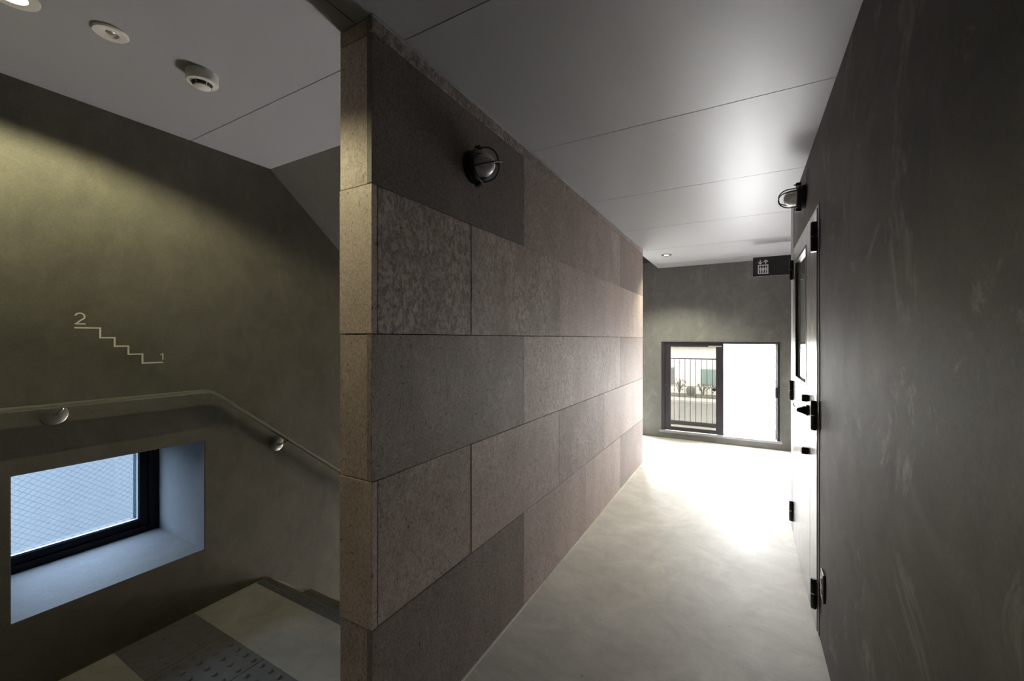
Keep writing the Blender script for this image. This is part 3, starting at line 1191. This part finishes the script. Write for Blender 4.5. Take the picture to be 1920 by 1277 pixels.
downlight((-1.812, 0.331, H), "lit downlight in the landing ceiling at the photo's top left corner", M['white_plastic'], M['lens'])
downlight((-0.795, 5.09, H), "lit downlight with dark rim in the far end of the corridor ceiling", M['hinge'], M['lens'])

el = thing("emergency_light", "white round flush emergency light with recessed lens on landing ceiling", "light", (-1.756, 0.526, H))
b = B()
lathe(b, [(0.044, 0.0), (0.045, -0.004), (0.041, -0.008), (0.023, -0.008), (0.021, -0.0075)], 40)
obj("flange", b, M['white_plastic'], el, world=False, smooth=30)
b = B()
lathe(b, [(0.022, -0.0078), (0.015, -0.002), (0.0, -0.002)], 32)
obj("reflector", b, M['white_plastic'], el, world=False, smooth=40)
b = B()
lathe(b, [(0.012, -0.002), (0.010, -0.004), (0.0, -0.0055)], 20)
obj("lens", b, M['satin'], el, world=False, smooth=60)

sd = thing("smoke_detector", "white round smoke detector with dark slots on the landing ceiling", "smoke detector", (-1.74, 0.775, H))
b = B()
lathe(b, [(0.0, 0.0), (0.050, 0.0), (0.050, -0.004), (0.049, -0.022), (0.050, -0.030), (0.047, -0.036), (0.036, -0.038), (0.0, -0.038)], 40)
obj("body", b, M['white_plastic'], sd, world=False, smooth=35)
b = B()
lathe(b, [(0.033, -0.0375), (0.029, -0.046), (0.0, -0.046)], 32)
obj("slot_band", b, M['grille'], sd, world=False, smooth=35)
b = B()
lathe(b, [(0.0, -0.044), (0.026, -0.044), (0.026, -0.050), (0.020, -0.053), (0.0, -0.054)], 32)
obj("nose", b, M['white_plastic'], sd, world=False, smooth=35)
for k in range(6):
    a = k * PI / 3
    b = B()
    tube(b, [(0.034 * math.cos(a), 0.034 * math.sin(a), -0.037), (0.025 * math.cos(a), 0.025 * math.sin(a), -0.048)], 0.0022, 8)
    obj("rib", b, M['white_plastic'], sd, world=False)

# ------------------------------------------------------------------ outlet
ot = thing("wall_outlet", "brown edged outlet plate low on the dark right wall", "outlet", (XR, 2.205, 0.297))
b = B()
box(b, XR - 0.009, XR, 2.170, 2.240, 0.237, 0.357, 0.002)
obj("cover_plate", b, M['plate'], ot)
b = B()
box(b, XR - 0.011, XR - 0.009, 2.180, 2.230, 0.247, 0.347, 0.001)
obj("insert", b, M['plate_side'], ot)
for z in (0.275, 0.319):
    b = B()
    box(b, XR - 0.0135, XR - 0.011, 2.193, 2.217, z - 0.013, z + 0.013, 0.001)
    s = obj("socket", b, M['plate_side'], ot)
    b = B()
    box(b, XR - 0.0138, XR - 0.0134, 2.198, 2.201, z - 0.006, z + 0.006)
    box(b, XR - 0.0138, XR - 0.0134, 2.209, 2.212, z - 0.006, z + 0.006)
    obj("slots", b, M['black'], s)

# ------------------------------------------------------------------ outside
GZ = -3.42
bm = B()
box(bm, -60, 60, YF + 0.2, 90, GZ - 0.2, GZ)
tag(obj("street", bm, M['asphalt']), "grey asphalt street below, seen through the left sash", "road")
bm = B()
box(bm, -2.4, 1.6, YF + 0.2, 7.16, -0.16, 0.0)
tag(obj("balcony_slab", bm, M['slab']), "pale balcony ledge just outside the end window", "balcony")

rl = thing("balcony_railing", "brown vertical bar railing on the balcony ledge outside the window", "railing", (-0.4, 7.05, 0.0))
bm = B()
box(bm, -2.3, 1.5, 7.035, 7.065, 1.035, 1.050, 0.002)
obj("top_rail", bm, M['rail_out'], rl)
bm = B()
box(bm, -2.3, 1.5, 7.02, 7.08, 0.004, 0.060, 0.002)
obj("bottom_rail", bm, M['rail_out'], rl)
k = -16
while True:
    xb = -0.987 + k * 0.0792
    k += 1
    if xb > 1.5:
        break
    b = B()
    box(b, xb - 0.0035, xb + 0.0035, 7.0465, 7.0535, 0.055, 1.037)
    obj("bar", b, M['rail_out'], rl)

# house across the street
BY = 38.0
hs = thing("white_house", "long white house across the street with green and grey windows", "building", (-4, BY, GZ))
bm = B()
box(bm, -26, 16, BY, BY + 8, GZ, 4.4)
obj("wall", bm, M['white_wall'], hs)
bm = B()
box(bm, -26, 16, BY - 0.5, BY, 0.72, 0.95)
obj("eave", bm, M['kerb'], hs)
for (a, c, zl, zh, mt) in ((-3.17, -0.9, -2.50, -1.22, 'green_glass'), (-6.6, -5.35, -2.55, -1.15, 'grey_glass'), (2.0, 4.2, -2.5, -1.2, 'grey_glass'), (-12, -10, -2.5, -1.2, 'grey_glass')):
    b = B()
    box(b, a - 0.06, c + 0.06, BY - 0.06, BY, zl - 0.06, zh + 0.06)
    f = obj("window", b, M['kerb'], hs)
    b = B()
    box(b, a, c, BY - 0.08, BY - 0.05, zl, zh)
    obj("pane", b, M[mt], f)
bm = B()
box(bm, -30, 20, 33.4, 35.2, GZ, GZ + 0.16)
tag(obj("pavement", bm, M['kerb']), "pale pavement strip in front of the white house", "pavement")
fe = thing("low_fence", "thin low wire fence in front of the white house", "fence", (-4, 36.0, GZ))
bm = B()
box(bm, -16, 8, 35.98, 36.02, GZ + 0.93, GZ + 0.97)
obj("top_wire", bm, M['bin'], fe)
for q in range(20):
    b = B()
    box(b, -15.5 + q * 1.2, -15.46 + q * 1.2, 35.98, 36.02, GZ, GZ + 0.95)
    obj("post", b, M['bin'], fe)
bm = B()
box(bm, -16, 8, 36.1, 37.6, GZ, GZ + 0.18)
tag(obj("planting_bed", bm, M['leaf']), "dark planting bed at the foot of the white house", "planting bed")


def shrub(x, y, h, n, label, spread=0.5):
    r = thing("shrub", label, "shrub", (x, y, GZ + 0.202), "bare shrubs in front of the white house")
    b = B()
    for q in range(n):
        a = random.uniform(0, 2 * PI)
        l = h * random.uniform(0.6, 1.0)
        s = spread * random.uniform(0.2, 1.0)
        p1 = (0.5 * s * math.cos(a), 0.5 * s * math.sin(a), l * 0.6)
        p2 = (s * math.cos(a) + random.uniform(-.1, .1), s * math.sin(a), l)
        tube(b, [(0, 0, 0), p1, p2], 0.022, 5)
    obj("stems", b, M['twig'], r, world=False)
    b = B()
    for q in range(n * 4):
        b2 = bmesh.new()
        bmesh.ops.create_icosphere(b2, subdivisions=1, radius=random.uniform(0.03, 0.065))
        a = random.uniform(0, 2 * PI)
        s = spread * math.sqrt(random.random())
        merge(b, b2, Matrix.Translation((s * math.cos(a), s * math.sin(a) * 0.6, h * random.uniform(0.25, 1.0))))
    obj("leaves", b, M['leaf'], r, world=False)


shrub(-4.75, 36.8, 1.25, 12, "leggy shrub in front of the white house, left of the dark planter")
shrub(-2.95, 36.8, 0.95, 10, "low shrub in front of the white house, under the green window's left edge", 0.6)
shrub(-1.75, 36.8, 1.0, 12, "bushy shrub in front of the white house, under the green window", 0.65)
pl = thing("round_planter", "dark round planter in front of the white house", "planter", (-3.85, 36.5, GZ + 0.2))
b = B()
lathe(b, [(0, 0), (0.26, 0), (0.34, 0.30), (0.32, 0.55), (0.22, 0.66), (0, 0.70)], 20)
obj("pot", b, M['bin'], pl, world=False, smooth=50)

# neighbouring wall across the alley, cut low to let in sky light, facing the landing window
bm = B()
box(bm, -7.0, -6.0, -9.0, 6.1, GZ, 0.85)
tag(obj("lowered_neighbour_wall", bm, M['pale_wall']), "pale blue grey wall across the alley filling the landing window", "wall")
bm = B()
box(bm, -60, -3.0, -40, YF + 0.2, GZ - 0.2, GZ)
tag(obj("alley_ground", bm, M['kerb']), "pale concrete ground of the alley beside the landing window", "ground")
